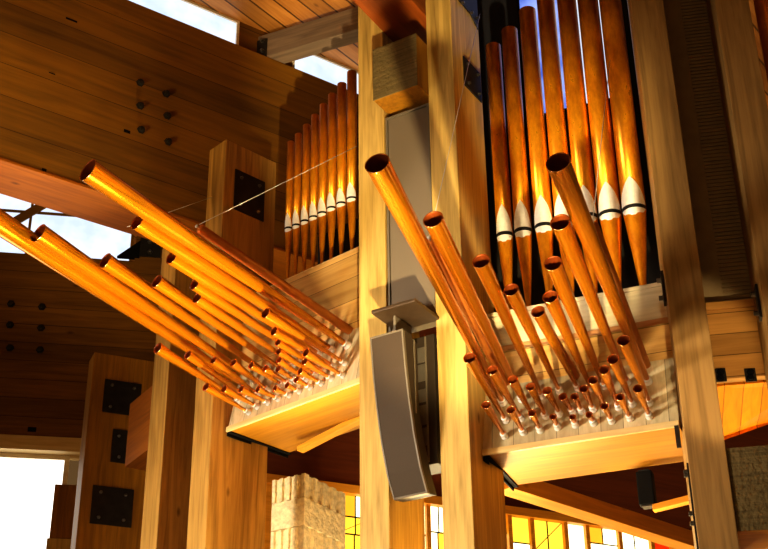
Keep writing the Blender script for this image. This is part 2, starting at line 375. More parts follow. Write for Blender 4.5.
# bolted bracket right of it
p, q = WF.hv(141, 236, -.2), WF.hv(160, 257, -.2)
bb = ((p.x+q.x)/2, -.1, q.z)
br = thing('steel_bracket', 'small bolted steel bracket at the right end of the low skylight', 'bracket', WF, bb)
bp_ = MB().box(p.x, q.x, -.2, -.18, q.z, p.z, .003).build('plate', M['steel'], br, base=bb)
for px in ((150, 242), (150, 252)): hexbolt(bp_, WF.hv(*px, -.2), (0, -1, 0), .022, .03, base=bb)
MB().poly([(p.x-.25, -.19, q.z-.02), (p.x, -.19, q.z-.02), (p.x, -.19, p.z-.05)], (0, .06, 0)).build('gusset', M['black'], br, base=bb)
MB().box(p.x-.05, uW1, -.17, -.006, zWt-.6, zWt+.9).build('back_post', M['wall_dark'], br, base=bb)
# white boards below W, built as a self-lit window
u0, u1 = WF.hv(-120, 500, .12).x, WF.hv(70, 455, .12).x
window('white_boards', WF, u0, u1, .12, zs-3.2, zs-.002, M['lit_white'], M['frame_pale'], w=.05)
# bracket block beside C
p, q = WF.hv(55, 484, -.12), WF.hv(78, 539, -.12)
bb = ((p.x+q.x)/2, 0, q.z)
bk = thing('timber_corbel', 'short brown timber block left of the plated post, beside the white boards', 'block', WF, bb)
MB().box(p.x, q.x+.05, -.12, .1, q.z, p.z, .006).build('block_body', M['post_dark'], bk, base=bb)
MB().box(p.x-.02, q.x+.05, -.13, .12, q.z-.35, q.z-.004, .006).build('lower_block', M['post'], bk, base=bb)
# orange spacer left of B
XF = Frame(AB.w((uBl, VAB, 0)), 57)
p, q = XF.hv(130, 404, .1), XF.hv(130, 463, .1)
bb = (p.x/2, .3, q.z)
ob = MB().poly([(p.x, .1, q.z), (-.015, .1, q.z), (-.015, .1, p.z), (p.x, .1, p.z)], (0, .4, 0)).build('spacer_block', M['soffit'], None, XF, bb)
tag(ob, 'orange timber block wedged between two brown posts at lower left', 'block')

# ------------------------------------------------------------------ between D and E : block, panel, beam, shelf, loudspeaker
vb = VDE-.17
p, q = DE.hv(376, 49, vb), DE.hv(420, 87.5, vb)
zbt = DE.hv(376, 49, vb).z; zbb = DE.hv(376, 100, vb).z
bb = ((uDr+uEl)/2, VDE, zbb)
ob = thing('spacer_block', 'rough grey-brown timber block high between the two central posts', 'block', DE, bb)
MB().box(uDr+.004, uEl-.004, vb+.004, dDE-.1, zbb+.002, zbt, .008).build('block_body', M['post_dark'], ob, base=bb)
MB().box(uDr+.004, uEl-.004, vb-.004, vb+.003, zbb, zbt, .002).build('end_grain', M['block'], ob, base=bb)
# radial beam overhead
zr = DE.hv(382, 32, VDE).z
bb = ((uDr+uEl)/2, VDE, zr)
tag(MB().box(uDr+.004, uEl-.004, VDE-2.6, dDE+.2, zr, zr+.7, .01).build('radial_beam', M['beam_red'], None, DE, bb), 'red-brown overhead beam running between the two central posts at top', 'beam')
# grey column loudspeaker
vp = VDE+.03
zpt_, zpb = DE.hv(400, 114, vp).z, DE.hv(400, 330, vp).z
bb = ((uDr+uEl)/2, vp, zpb)
cl = thing('column_loudspeaker', 'tall flat grey column loudspeaker with white frame, between the central posts', 'loudspeaker', DE, bb)
u0, u1 = uDr+.006, uEl-.012
MB().box(u0+.02, u1-.02, vp, vp+.1, zpb, zpt_-.02, .004).build('grille', M['grille'], cl, base=bb)
f = MB(); f.box(u0, u0+.018, vp-.012, vp+.1, zpb, zpt_); f.box(u1-.018, u1, vp-.012, vp+.1, zpb, zpt_); f.box(u0+.018, u1-.018, vp-.012, vp+.1, zpt_-.018, zpt_)
f.build('frame', M['frame_met'], cl, base=bb)
# shelf plate
vs = VDE-.36
h0, h1 = DE.hv(371, 315, vs), DE.hv(415, 300, vs)
zsf = (h0.z+h1.z)/2; vbk = DE.hz(435, 318, zsf).y
print('shelf', h0, h1, vbk, VDE)
bb = ((h0.x+h1.x)/2, VDE, zsf)
sf = thing('bracket_shelf', 'bronze flat plate shelf directly above the curved hanging loudspeaker', 'shelf', DE, bb)
MB().box(h0.x, h1.x, vs, VDE+.02, zsf, zsf+.03, .008).build('plate', M['shelf'], sf, base=bb)
MB().box(h0.x+.12, h0.x+.14, vs+.12, VDE+.0, zsf-.14, zsf-.001, .002).build('web', M['frame_met'], sf, base=bb)
# curved array
va = VDE-.33
k0, k1 = DE.hv(370.5, 340, va), DE.hv(403, 329, va)
wA = k1.x-k0.x; zA0 = (k0.z+k1.z)/2
# profile (v,z) from picture of the right front edge, solved on the plane u = k1.x
prof = []
for px in ((403, 329), (406, 365), (410, 400), (415, 435), (421, 467), (428, 493)):
    h = DE.hu(*px, k1.x); prof.append((h.y, h.z))
print('array prof', [(round(a_, 3), round(b_, 3)) for a_, b_ in prof])
bb = (k0.x+wA/2, va, zA0)
ar = thing('line_array_loudspeaker', 'curved brown-grey loudspeaker hanging in front of the central posts', 'loudspeaker', DE, bb)
thk = .13
front = [Vector((k0.x, v_, z_)) for v_, z_ in prof]; 
back = [Vector((k0.x, v_+thk, z_+(.0 if i < 3 else .02))) for i, (v_, z_) in enumerate(prof)]
MB().poly(front+back[::-1], (wA, 0, 0)).build('cabinet', M['cab'], ar, base=bb)
gr = MB()
n = len(prof)
pts0 = [Vector((k0.x+.012, v_-.004, z_)) for v_, z_ in prof]
pts0[0].z -= .014; pts0[-1] += (pts0[-2]-pts0[-1]).normalized()*.014
for i in range(n-1):
    a0, b0 = pts0[i], pts0[i+1]; dx = Vector((wA-.024, 0, 0))
    gr.poly([a0, b0, b0+dx, a0+dx])
gr.build('grille', M['grille_dark'], ar, base=bb)
fr = MB()
for i in range(n-1):
    for x0 in (k0.x-.001, k0.x+wA-.011):
        fr.poly([(x0, prof[i][0]-.008, prof[i][1]), (x0, prof[i+1][0]-.008, prof[i+1][1]), (x0, prof[i+1][0]+.02, prof[i+1][1]), (x0, prof[i][0]+.02, prof[i][1])], (.012, 0, 0))
for (v_, z_), s_ in ((prof[0], -1), (prof[-1], 1)):
    fr.box(k0.x, k0.x+wA, v_-.008, v_+.03, min(z_, z_+s_*.014), max(z_, z_+s_*.014))
fr.build('frame', M['frame_met'], ar, base=bb)
# rear housing
v0r = prof[0][0]+thk+.012
zh0, zh1 = zA0-.02, DE.hu(414, 412, k1.x).z
hs = MB().box(k0.x+.05, k1.x-.004, v0r, v0r+.07, zh1, zh0, .006).build('middle_housing', M['cab'], ar, base=bb)
MB().box(k1.x-.012, k1.x+.004, v0r+.012, v0r+.024, zh1, zh0+.005).build('edge_trim', M['frame_met'], hs, base=bb)
v1r = VDE+.015
zq1, zq0 = DE.hv(424, 466, v1r).z, DE.hv(424, 336, v1r).z
rh = MB().box(k0.x+.12, uEl-.03, v1r, v1r+.2, zq1, zq0, .006).build('rear_housing', M['cab'], ar, base=bb)
uq_ = DE.hv(417, 400, v1r).x; ur_ = DE.hv(428, 400, v1r).x
MB().box(ur_-.012, ur_, v1r-.008, v1r, zq1+.02, zq0-.01).build('edge_trim', M['frame_met'], rh, base=bb)
for ya, yb in ((347, 362), (364, 381), (389, 402), (405, 425), (428, 446)):
    za, zb_ = DE.hv(424, ya, v1r).z, DE.hv(424, yb, v1r).z
    MB().box(k0.x+.14, ur_-.016, v1r-.006, v1r, zb_, za, .002).build('grey_module', M['cab_grey'], rh, base=bb)
MB().box(k0.x+.08, k0.x+.13, v0r+.1, VDE, zh0-.1, zsf-.002).build('hanger', M['cab'], ar, base=bb)

# ------------------------------------------------------------------ wind chests
TILT = R(12); FH = .52
def chest(BF, u0, u1, z, label, ulabel, zledge, vled, boards):
    b = ((u0+u1)/2, .35, z)
    t = thing('windchest', label, 'windchest', BF, b)
    MB().box(u0, u1, .0, .70, z, z+.05, .004).build('bottom_panel', M['ply_right' if boards else 'ply'], t, base=b)
    MB().box(u0, u1, -.012, .012, z, z+.045, .003).build('front_edge', M['edge'], t, base=b)
    tt = math.tan(TILT); z0 = z+.046; z1 = z+.05+FH
    MB().poly([(u0, .012, z0), (u1, .012, z0), (u1, .012+tt*(z1-z0), z1), (u0, .012+tt*(z1-z0), z1)], (0, .03, 0)).build('face_panel', M['face'], t, base=b)
    vb_ = .012+tt*(z1-z0)+.005
    MB().box(u0, u1, vb_, vb_+.05, z1-.02, zledge-.37 if boards else zledge-.06, .003).build('back_board', M['board'], t, base=b)
    if boards:
        MB().box(u0, u1, vled-.02, vled+.04, zledge-.37, zledge-.30, .003).build('rail', M['board_red'], t, base=b)
    t2 = thing('pipe_ledge', ulabel, 'ledge', BF, ((u0+u1)/2, vled, zledge))
    b2 = ((u0+u1)/2, vled, zledge)
    if boards: MB().box(u0, u1, vled, vled+.04, zledge-.299, zledge-.035, .003).build('front_plank', M['board_pale'], t2, base=b2)
    MB().box(u0, u1, vled-.006, vled+.5, zledge-.033, zledge, .003).build('top_plank', M['board_pale'] if boards else M['edge'], t2, base=b2)
    return t, b
vled = .2
zlR = (BR.hv(500, 307, vled).z + BR.hv(655, 288, vled).z)/2
uR0, uR1 = BR.hv(482, 457, 0).x+.005, BR.hv(680, 428, 0).x-.003
tWR, bWR = chest(BR, uR0, uR1, ZR, 'pale wooden windchest on the right, below the seven tall flue pipes', 'pale plank ledge under the tall flue pipes on the right', zlR, vled, True)
zlL = (BL.hv(302, 272, vled).z + BL.hv(358, 247, vled).z)/2
uL0 = BL.hv(226, 432, 0).x+.01
tWL, bWL = chest(BL, uL0, .13, ZL, 'wooden windchest on the left between brown post and slim post', 'wooden ledge under the small flue pipes on the left', zlL, vled, False)
# steel angle brackets along the posts under each chest
for BF, u_, z_, lab in ((BR, uR0, ZR, 'dark steel angle under left end of the right windchest'), (BL, uL0, ZL, 'dark steel angle under left end of the left windchest')):
    bb = (u_+.02, .35, z_-.05)
    an = thing('angle_bracket', lab, 'bracket', BF, bb)
    MB().box(u_+.002, u_+.05, .0, .72, z_-.012, z_-.002, .001).build('flange', M['black'], an, base=bb)
    MB().box(u_+.002, u_+.014, .0, .72, z_-.035, z_-.0125, .001).build('web', M['black'], an, base=bb)
# right end bracket on F
bb = (uR1-.03, .02, ZR)
an = MB().box(uR1-.03, uR1+.0, -.035, -.015, ZR-.16, ZR+.0, .002).build('angle_bracket', M['steel'], None, BR, bb)
tag(an, 'dark steel end plate at the right end of the right windchest', 'bracket')

# ------------------------------------------------------------------ trumpet pipes
ORD = ['first', 'second', 'third', 'fourth', 'fifth', 'sixth', 'seventh', 'eighth', 'ninth', 'tenth', 'eleventh', 'twelfth']
def trumpet(BF, base_px, tip_px, dia, label, group):
    tt = math.tan(TILT); Z0 = ZR if BF is BR else ZL
    cw, dw = BF._r(*base_px)
    # plane v = .012 + tt*(z - z0)
    z0 = Z0+.046
    k = (.012 + tt*(cw.z-z0) - cw.y)/(dw.y - tt*dw.z); pb = cw + dw*k
    dl = Vector((0, -math.cos(TILT), math.sin(TILT)))
    # length: the point of the axis whose projection falls nearest the mouth
    best = None
    for i in range(20, 700):
        s = i*.005; x, y, kk = proj(BF.w(pb+dl*s)); e = (x-tip_px[0])**2+(y-tip_px[1])**2
        if best is None or e < best[0]: best = (e, s, kk)
    if best[0] > 25: ERR.append((label[:60], round(best[0]**.5, 1), round(best[1], 2)))
    # small aim correction so that every mouth sits where it stands in the row
    s = best[1]
    tw = CAM + ray(*tip_px)*best[2]; tl = BF.I @ tw; dl2 = (tl-pb).normalized()
    s = (tl-pb).length
    r1 = dia/2/F_PX*best[2]; r0 = max(.012, r1*.28)
    wz = (BF.M.to_3x3() @ dl2).normalized(); q = wz.to_track_quat('Z', 'Y')
    mat = Matrix.Translation(BF.w(pb)) @ q.to_matrix().to_4x4()
    t = thing('trumpet_pipe', label, 'organ pipe', mat=mat, group=group)
    th = .003
    b0 = .03
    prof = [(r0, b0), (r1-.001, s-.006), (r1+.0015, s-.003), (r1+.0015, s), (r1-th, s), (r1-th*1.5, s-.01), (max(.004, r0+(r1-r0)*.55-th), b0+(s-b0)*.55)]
    MB().lathe(prof, seg=28, mi=[0, 2, 2, 2, 1, 1, 1]).build('resonator', [M['copper'], M['bore_shade'], M['rim']], t, recalc=False)
    rs = max(r0*1.5, .026)
    MB().lathe([(rs*1.05, -.004), (rs*1.05, .012), (rs*.82, .016), (rs*.82, .04), (rs*.95, .043), (rs*.95, .05), (r0*1.02, .052)], seg=18).build('socket', M['silver'], t, recalc=False)
    return t
ERR = []
right_top = [((503, 403), (377, 163), 26), ((522, 400), (433, 219), 21), ((542, 397), (481, 261), 18), ((560, 392), (511, 289.5), 15.5), ((578, 388.5), (538, 311.5), 14),
             ((592, 390), (550, 296.5), 15.5), ((605, 387), (553, 263), 18.5), ((627.5, 383.5), (560, 222), 20.5), ((648, 382), (558, 162), 25.5)]
right_mid = [((506, 421), (469.5, 357.7), 13), ((521.5, 419), (492, 370), 11.5), ((533, 416.5), (512.5, 379.5), 10.5), ((546, 417), (530.7, 386.5), 9.5), ((560, 414.5), (547, 390.7), 9.5), ((573, 412.5), (562.7, 396.5), 8.5),
             ((582, 412), (574.5, 396.5), 8.5), ((593.4, 410), (583.7, 388.6), 9.5), ((606, 410), (592.8, 380), 10.2), ((619, 408), (604, 369.7), 11), ((633, 404.7), (613, 359), 12), ((650, 403.4), (623.6, 340.4), 13.5)]
right_low = [((505, 437), (486, 404.7), 9.5), ((523.6, 433), (511, 409.7), 9), ((540.5, 431), (532, 412.8), 8.3), ((558, 428), (553, 416.5), 7.2), ((575.7, 425.6), (572.5, 417), 6.5), ((594, 423.6), (589, 414.5), 7), ((612, 421.7), (604.5, 406), 8.3), ((630.5, 419), (620, 397), 9), ((649.7, 417), (638, 388.5), 10)]
left_top = [((246, 386), (-9, 217), 25), ((256, 381), (38.5, 233), 21), ((270, 375), (105, 260.5), 17), ((283, 370), (156.7, 281), 14.5), ((295, 365), (197, 297.5), 13),
            ((308, 360), (194.6, 283.5), 14), ((320.5, 355), (171.8, 256.3), 17), ((333, 350), (137.5, 220.5), 20), ((347.8, 345.5), (87.5, 169.7), 25)]
left_mid = [((240, 401), (157.6, 348), 12), ((249, 398.5), (187.8, 354.5), 10), ((258.5, 394.7), (213.3, 360), 9), ((269, 390.8), (233, 362.7), 8.5), ((283.7, 386), (251, 365), 8), ((290, 384), (265, 368.5), 7.5),
            ((296, 381), (278, 368.7), 7.5), ((307, 380), (278.7, 360), 8), ((316.6, 376), (278.7, 351), 8.7), ((325, 372), (278, 342), 9.2), ((335, 366.6), (273.7, 331), 10.5), ((345.5, 363.4), (265.3, 313), 12)]
left_low = [((249.4, 412.7), (205.7, 386.7), 9.5), ((258, 407), (224, 388.5), 8.6), ((268.6, 403), (241, 389), 8), ((279, 399), (257.8, 389), 7.6), ((290, 395.5), (274.8, 388.6), 6.8), ((300, 391.6), (287, 385), 6.8), ((311, 387.7), (296.3, 379.3), 7.4), ((322, 383.7), (300, 371), 8), ((332, 379), (304.2, 361.5), 9), ((343.4, 376), (305.7, 352.6), 9.8)]
def extra(i, n, row, side):
    if row == 'top':
        if i == 0: return 'far longest at the left end'
        if i == n-1: return 'longest at the right end'
        if i == n//2: return 'shortest in the middle of its row'
    return None
for lst, BF, row, side in ((right_top, BR, 'top', 'right'), (right_mid, BR, 'middle', 'right'), (right_low, BR, 'bottom', 'right'), (left_top, BL, 'top', 'left'), (left_mid, BL, 'middle', 'left'), (left_low, BL, 'bottom', 'left')):
    n = len(lst)
    for i, (bp0, tp0, dia) in enumerate(lst):
        if i < (n+1)//2: w_ = f'{ORD[i]} from left' if i else 'leftmost'
        else: w_ = f'{ORD[n-1-i]} from right' if n-1-i else 'rightmost'
        size = {'top': 'long copper trumpet pipe', 'middle': 'short copper trumpet pipe', 'bottom': 'very short copper trumpet pipe'}[row]
        trumpet(BF, bp0, tp0, dia, f'{size}, {w_} in the {row} row of the {side} bank', f'{row} row trumpet pipes of the {side} bank')
for e in ERR: print('PIPE', e)

# support rods and steel cables
def rod(BF, b_px, t_px, r, label, v=.13):
    pb = BF.hv(*b_px, v); x, y, k = proj(BF.w(pb))
    dl = Vector((0, -math.cos(TILT), math.sin(TILT))); best = None
    for i in range(10, 600):
        s = i*.005; x, y, kk = proj(BF.w(pb+dl*s)); e = (x-t_px[0])**2+(y-t_px[1])**2
        if best is None or e < best[0]: best = (e, kk)
    tw = CAM + ray(*t_px)*best[1]; pw = BF.w(pb); dz = (tw-pw); L_ = dz.length
    mat = Matrix.Translation(pw) @ dz.to_track_quat('Z', 'Y').to_matrix().to_4x4()
    t = thing('support_rod', label, 'rod', mat=mat, group='copper support rods behind the pipes')
    MB().lathe([(r, .0), (r, L_-.01), (r*.6, L_)], seg=16).build('rod_body', M['rodmat'], t)
    MB().lathe([(.008, 0), (.008, .02), (.014, .022), (.014, .03), (.006, .034)], o=Vector((0, 0, L_)), seg=10).build('eye_bolt', M['silver'], t)
    return tw
M['rodmat'] = copper('dull_copper_rod', 'b06422', 'e89a48', .5, .5, 6)
tipL = rod(BL, (350, 331), (199, 228), .038, 'dull copper support rod above all pipes of the left bank')
tip1 = rod(BR, (505, 384), (430, 240), .03, 'dull copper rod behind the two longest left pipes of the right bank')
tip2 = rod(BR, (576, 377), (547, 327), .032, 'dull copper rod behind the middle pipes of the right bank')
tip3 = rod(BR, (646, 366), (593, 225), .036, 'dull copper rod behind the longest pipe at the right end of right bank')
def cable(p, q, label):
    b = p
    o_ = MB().tube(p, q, .003, 6).build('steel_cable', M['silver'], None, None, b); tag(o_, label, 'cable', 'thin steel stay cables')
cable(tipL+Vector((0, 0, .03)), DE.w(DE.hu(357, 146, uDl-.0)), 'thin steel cable rising from the left bank rod across the small flue pipes')
cable(TF.w(TF.hv(127, 227, -1.1)), AB.w(AB.hv(212, 197, VAB-.004)), 'thin steel cable crossing to the light edge of the plated brown post')
cable(tip1+Vector((0, 0, .03)), DE.w(DE.hu(480, 14, .03)), 'thin steel cable running up the side of the right central post')
cable(tip3+Vector((0, 0, .03)), BR.w(BR.hv(610, 60, .15)), 'thin steel cable hanging in front of the tall right flue pipes')

# ------------------------------------------------------------------ flue pipes
def flue(BF, v, mouth_px, top, z0, dia, label, group, mw=.78, tall=.2):
    h = BF.hv(*mouth_px, v); k = proj(BF.w(h))[2]; r = dia/2/F_PX*k
    zm = h.z; zt = BF.hv(*top, v).z if isinstance(top, tuple) else zm+top
    b = (h.x, v, z0); t = thing('flue_pipe', label, 'organ pipe', BF, b, group)
    H = zt-z0; m = zm-z0
    r_m = r
    MB().lathe([(r, m-.0), (r, H), (r-.004, H), (r-.004, H-.05)], seg=28, mi=[0, 0, 1, 1]).build('body', [M['patina'], M['bore_shade']], t, recalc=False)
    MB().lathe([(r*.18, 0), (r*.22, .01), (r*.98, m-.006), (r, m-.001)], seg=28).build('foot', M['patina'], t, recalc=False)
    # flattened lip : curved shield following the pipe front, facing the nave
    dirv = (BF.I.to_3x3() @ (CAM-BF.w((h.x, v, zm)))); ang = math.atan2(dirv.y, dirv.x)
    ang = -math.pi/2 + (ang+math.pi/2)*.45
    w_, up_, lo_ = mw*1.6, tall, tall*.28
    lip = MB(); rows = []; NS = 14
    for i in range(NS+1):
        f_ = i/NS; z_ = -lo_+(up_+lo_)*f_
        if z_ < 0: ww = w_*math.sqrt(max(.0, 1-(z_/lo_)**2))*.9+w_*.1
        else: ww = w_*max(.0, 1-(z_/up_)**1.9)
        ww = max(ww, .02)
        rr = (r if z_ > -.006 else (r*.2+(r*.78)*(m+z_)/m)) + .003
        row = [lip.bm.verts.new((rr*math.cos(ang+ww*(j/4-1)), rr*math.sin(ang+ww*(j/4-1)), m+z_)) for j in range(9)]
        rows.append(row)
    for i in range(NS):
        for j in range(8):
            f_ = lip.bm.faces.new([rows[i][j], rows[i][j+1], rows[i+1][j+1], rows[i+1][j]]); f_.smooth = True
    lp = lip.build('mouth', M['tin'], t, recalc=False)
    sl = MB(); n_ = 8; hh = tall*.06
    lo = [sl.bm.verts.new(((r+.006)*math.cos(ang+w_*.97*(j/4-1)), (r+.006)*math.sin(ang+w_*.97*(j/4-1)), m-hh)) for j in range(9)]
    hi = [sl.bm.verts.new(((r+.006)*math.cos(ang+w_*.97*(j/4-1)), (r+.006)*math.sin(ang+w_*.97*(j/4-1)), m+hh)) for j in range(9)]
    for j in range(8): sl.bm.faces.new([lo[j], lo[j+1], hi[j+1], hi[j]])
    sl.build('slit', M['slit'], lp, recalc=False)
vF = .34
fr_ = [((505, 237), (495.7, 46), 16.5), ((523.5, 233), (512.7, 30), 17.5), ((544.3, 228.5), (530, 10.5), 18.5), ((565, 224), (550, -9), 19.5), ((587.5, 219.5), (571, -26), 21), ((610.5, 216.5), (592, -44), 22.5), ((634.5, 211.5), (614, -60), 24)]
for i, (mp_, tp_, dia) in enumerate(fr_):
    w_ = ['leftmost and shortest', 'second from left', 'third from left', 'fourth, in the middle', 'third from right', 'second from right', 'rightmost and widest'][i]
    flue(BR, vF, mp_, tp_, zlR, dia, f'tall mottled copper flue pipe, {w_} of the seven on the right', 'tall flue pipes of the right bay', tall=.27)
fl_ = [((288.7, 229.5), (290, 143), 7.2), ((296.5, 226.5), (298, 135), 7.4), ((305, 222.5), (306.5, 126), 7.8), ((313.7, 218.5), (315, 116), 8.2), ((322.5, 214.5), (323.5, 105.5), 8.6), ((331.7, 209.5), (333, 95), 9), ((341.5, 205), (343, 84), 9.4), ((352, 200), (353, 72), 9.8)]
for i, (mp_, tp_, dia) in enumerate(fl_):
    w_ = ['leftmost and shortest', 'second from left', 'third from left', 'fourth from left', 'fourth from right', 'third from right', 'second from right', 'rightmost and tallest'][i]
    flue(BL, vF, mp_, tp_, zlL, dia*1.05, f'small copper flue pipe, {w_} of the eight on the left', 'small flue pipes of the left bay', tall=.16)
# one more pipe at the extreme right, beyond the edge post
GB = Frame(FG.w((uGl+.3, VFG, 0)), 0)
p = GB.hv(772, 60, .3); 
xt = thing('flue_pipe', 'copper flue pipe just glimpsed at the top right edge', 'organ pipe', GB, (p.x+.03, .3, p.z-1.2))
MB().lathe([(.09, .6), (.09, 3.0), (.086, 3.0), (.086, 2.9)], seg=28, mi=[0, 0, 1, 1]).build('body', [M['patina'], M['bore_shade']], xt, recalc=False)
struct(MB().box(p.x-.25, p.x+.3, .15, .45, p.z-1.3, p.z-1.2), 'trim_6', M['board_pale'], GB, (p.x, .3, p.z-1.3))
MB().lathe([(.02, 0), (.09, .6)], seg=28).build('foot', M['patina'], xt, recalc=False)

# ------------------------------------------------------------------ backing of the right bay
vB = .95
zt1 = BR.hv(560, 112, vB).z
uq0, uq1 = BR.hv(470, 200, vB).x-.3, BR.hv(690, 200, vB).x+.2
us = BR.hv(521, 60, vB).x
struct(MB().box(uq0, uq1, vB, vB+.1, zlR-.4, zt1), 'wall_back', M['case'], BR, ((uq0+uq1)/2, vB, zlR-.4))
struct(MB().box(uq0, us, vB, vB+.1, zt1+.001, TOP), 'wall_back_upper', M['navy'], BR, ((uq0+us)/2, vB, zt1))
um1 = BR.hv(574, 60, vB).x; ux = BR.hv(608, 60, vB).x
window('window_5', BR, us+.002, um1, vB+.02, zt1+.002, TOP, M['glass_blue'], M['black'], w=.02)
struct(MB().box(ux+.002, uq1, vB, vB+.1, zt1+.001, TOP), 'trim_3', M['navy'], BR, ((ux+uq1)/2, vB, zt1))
window('window_6', BR, um1+.002, ux, vB+.02, zt1+.002, TOP, M['glass_day'], M['black'], w=.02)
# backing of the left bay
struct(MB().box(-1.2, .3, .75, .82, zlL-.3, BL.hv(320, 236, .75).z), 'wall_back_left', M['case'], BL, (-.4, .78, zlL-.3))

# recess between F and G
uA, uB = uFr+.004, uGl-.004
vR = VFG+.6
zr0 = FG.hv(735, 306, vR).z
sr = MB()
W_ = uB+.3-(uA-.2)
sr.box(uA-.2, uB+.3, vR+.012, vR+.06, zr0, TOP)
nr = 260
struct(sr, 'wall_right', M['ribs'], FG, ((uA+uB)/2, vR, zr0))
rp = MB()
u_a = FG.hv(702, 150, vR).x
zz = zr0+.03
while zz < TOP-.05:
    rp.box(u_a, uB+.25, vR, vR+.011, zz, zz+.018); zz += .034
tag(rp.build('ribbed_panel', M['ribs'], None, FG, ((u_a+uB)/2, vR, zr0)), 'dark brown finely ribbed panel in the gap left of the right edge post', 'panel')
bd = thing('plank_panel', 'horizontal brown boards with two steel plates below the ribbed panel', 'panel', FG, ((uA+uB)/2, vR-.05, zr0-.6))
bb = ((uA+uB)/2, vR-.05, zr0-.6)
zq = FG.hv(735, 378, vR-.08).z
M['plank_br'] = wood('brown_planks', '9a6a30', 'c8934c', 'x', .5, plank=('z', .17), joint=.006)
MB().box(uA-.15, uB+.25, vR-.08, vR, zq, zr0-.06, .003).build('boards', M['plank_br'], bd, base=bb)
MB().box(uA-.15, uB+.25, vR-.1, vR+.01, zr0-.058, zr0, .003).build('top_rail', M['plank_br'], bd, base=bb)
for x0, x1 in ((714, 727), (744, 757)):
    p, q = FG.hv(x0, 369, vR-.09), FG.hv(x1, 381, vR-.09)
    pl = MB().box(p.x, q.x, vR-.095, vR-.081, q.z, p.z, .002).build('steel_plate', M['steel'], bd, base=bb)
    for py in (372, 378):
        h = FG.hv((x0+x1)/2, py, vR-.095); hexbolt(pl, h, (0, -1, 0), .02, .02, mat=M['black'], base=bb)
# orange sloping soffit
s0 = [FG.hv(716, 388, vR-.1), FG.hv(745, 378, vR-.1), FG.hv(790, 377, vR-.1)]
s1 = [FG.hv(723, 443, vR-.75), FG.hv(752, 432, vR-.75), FG.hv(800, 412, vR-.75)]
bb = (s0[1].x, vR-.4, s0[1].z)
sm = MB()
zt_ = zq-.01; zd = FG.hv(724, 440, vR+.5).z
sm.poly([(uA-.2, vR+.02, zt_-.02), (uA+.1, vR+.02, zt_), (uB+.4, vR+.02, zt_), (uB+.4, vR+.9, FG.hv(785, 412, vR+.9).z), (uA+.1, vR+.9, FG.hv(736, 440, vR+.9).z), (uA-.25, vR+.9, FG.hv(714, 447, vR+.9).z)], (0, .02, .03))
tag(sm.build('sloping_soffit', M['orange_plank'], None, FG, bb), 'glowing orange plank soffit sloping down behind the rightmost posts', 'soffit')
# block between F and G
vk = VFG+.02
zk1, zk0 = FG.hv(745, 447, vk).z, FG.hv(745, 531, vk).z
bb = ((uA+uB)/2, vk, zk0)
gb = thing('spacer_block', 'rough grey-brown timber block at lower right edge between two posts', 'block', FG, bb)
MB().box(uA, uB, vk+.004, vk+.45, zk0+.001, zk1, .008).build('block_body', M['orange'], gb, base=bb)
MB().box(uA, uB, vk-.004, vk+.003, zk0, zk1, .002).build('end_grain', M['block'], gb, base=bb)

# ------------------------------------------------------------------ stained glass wall beneath
SF = Frame(pt(510, 515, 13.4), -24)
zh = SF.hv(510, 515, 0).z; zh1 = SF.hv(510, 507, 0).z
us0, us1 = SF.hv(262, 480, 0).x, SF.hv(900, 560, 0).x
struct(MB().box(us0, us1, .02, .12, zh1+.001, zh1+2.2), 'wall_far', M['brown'], SF, ((us0+us1)/2, .05, zh1))
struct(MB().box(us0, us1, -.03, .12, zh, zh1), 'trim_2', M['orange'], SF, ((us0+us1)/2, 0, zh))
bb = ((us0+us1)/2, .05, zh-3)
struct(MB().box(SF.hv(258, 480, 0).x, SF.hv(335, 490, 0).x, .0, .1, zh-3, zh-.001), 'trim_4', M['orange'], SF, (us0+.3, .05, zh-3))
us0 = SF.hv(335, 490, 0).x+.002
sg = tag(MB().box(us0, us1, .03, .06, zh-3.0, zh-2.95).build('window_7', M['orange'], None, SF, bb), kind='structure')
cols = ['yellow', 'white', 'amber', 'red', 'magenta', 'orange']
mats = [M['sg_'+k] for k in cols]
pn = MB(); ld = MB(); mu = MB()
rnd = random.Random(5)
# narrow lights separated by timber mullions; leaded quarries in each light
x = us0
i = 0
special = []
while x < us1:
    wd = rnd.choice([.26, .32, .4])
    mu.box(x, x+.045, .0, .07, zh-2.95, zh-.001)
    xa, xb = x+.045, x+wd
    z = zh
    kk = proj(SF.w((xa, 0, zh)))[0]
    while z > zh-2.9:
        hh = rnd.uniform(.17, .34); zl = max(z-hh, zh-2.95)
        n_ = rnd.choice([1, 2, 2, 2]) if wd > .3 else rnd.choice([1, 2])
        xs = [xa+(xb-xa)*j/n_+(rnd.uniform(-.015, .015) if 0 < j < n_ else 0) for j in range(n_+1)]
        for j in range(n_):
            wts = [4, 7, 2, 0, 0, 0] if kk < 520 else [4, 6, 2.5, .2, .1, .5] if kk < 590 else [2, 4, 2, 2.2, 1.8, 2.5]
            m_ = rnd.choices(range(6), wts)[0]
            pn.poly([(xs[j], .05, zl), (xs[j+1], .05, zl), (xs[j+1], .05, z), (xs[j], .05, z)], mi=m_)
            if j: ld.box(xs[j]-.005, xs[j]+.005, .04, .055, zl, z)
        ld.box(xa, xb, .04, .055, zl-.006, zl+.006)
        if rnd.random() < .35 and n_ > 1:
            ld.poly([(xa, .044, zl), (xa+.012, .044, zl), (xb, .044, z), (xb-.012, .044, z)])
        z = zl
    x += wd
pn.build('leaded_pane', mats, sg, base=bb)
ld.build('leading', M['black'], sg, base=bb, recalc=False)
mu.build('mullion', M['orange'], sg, base=bb, recalc=False)
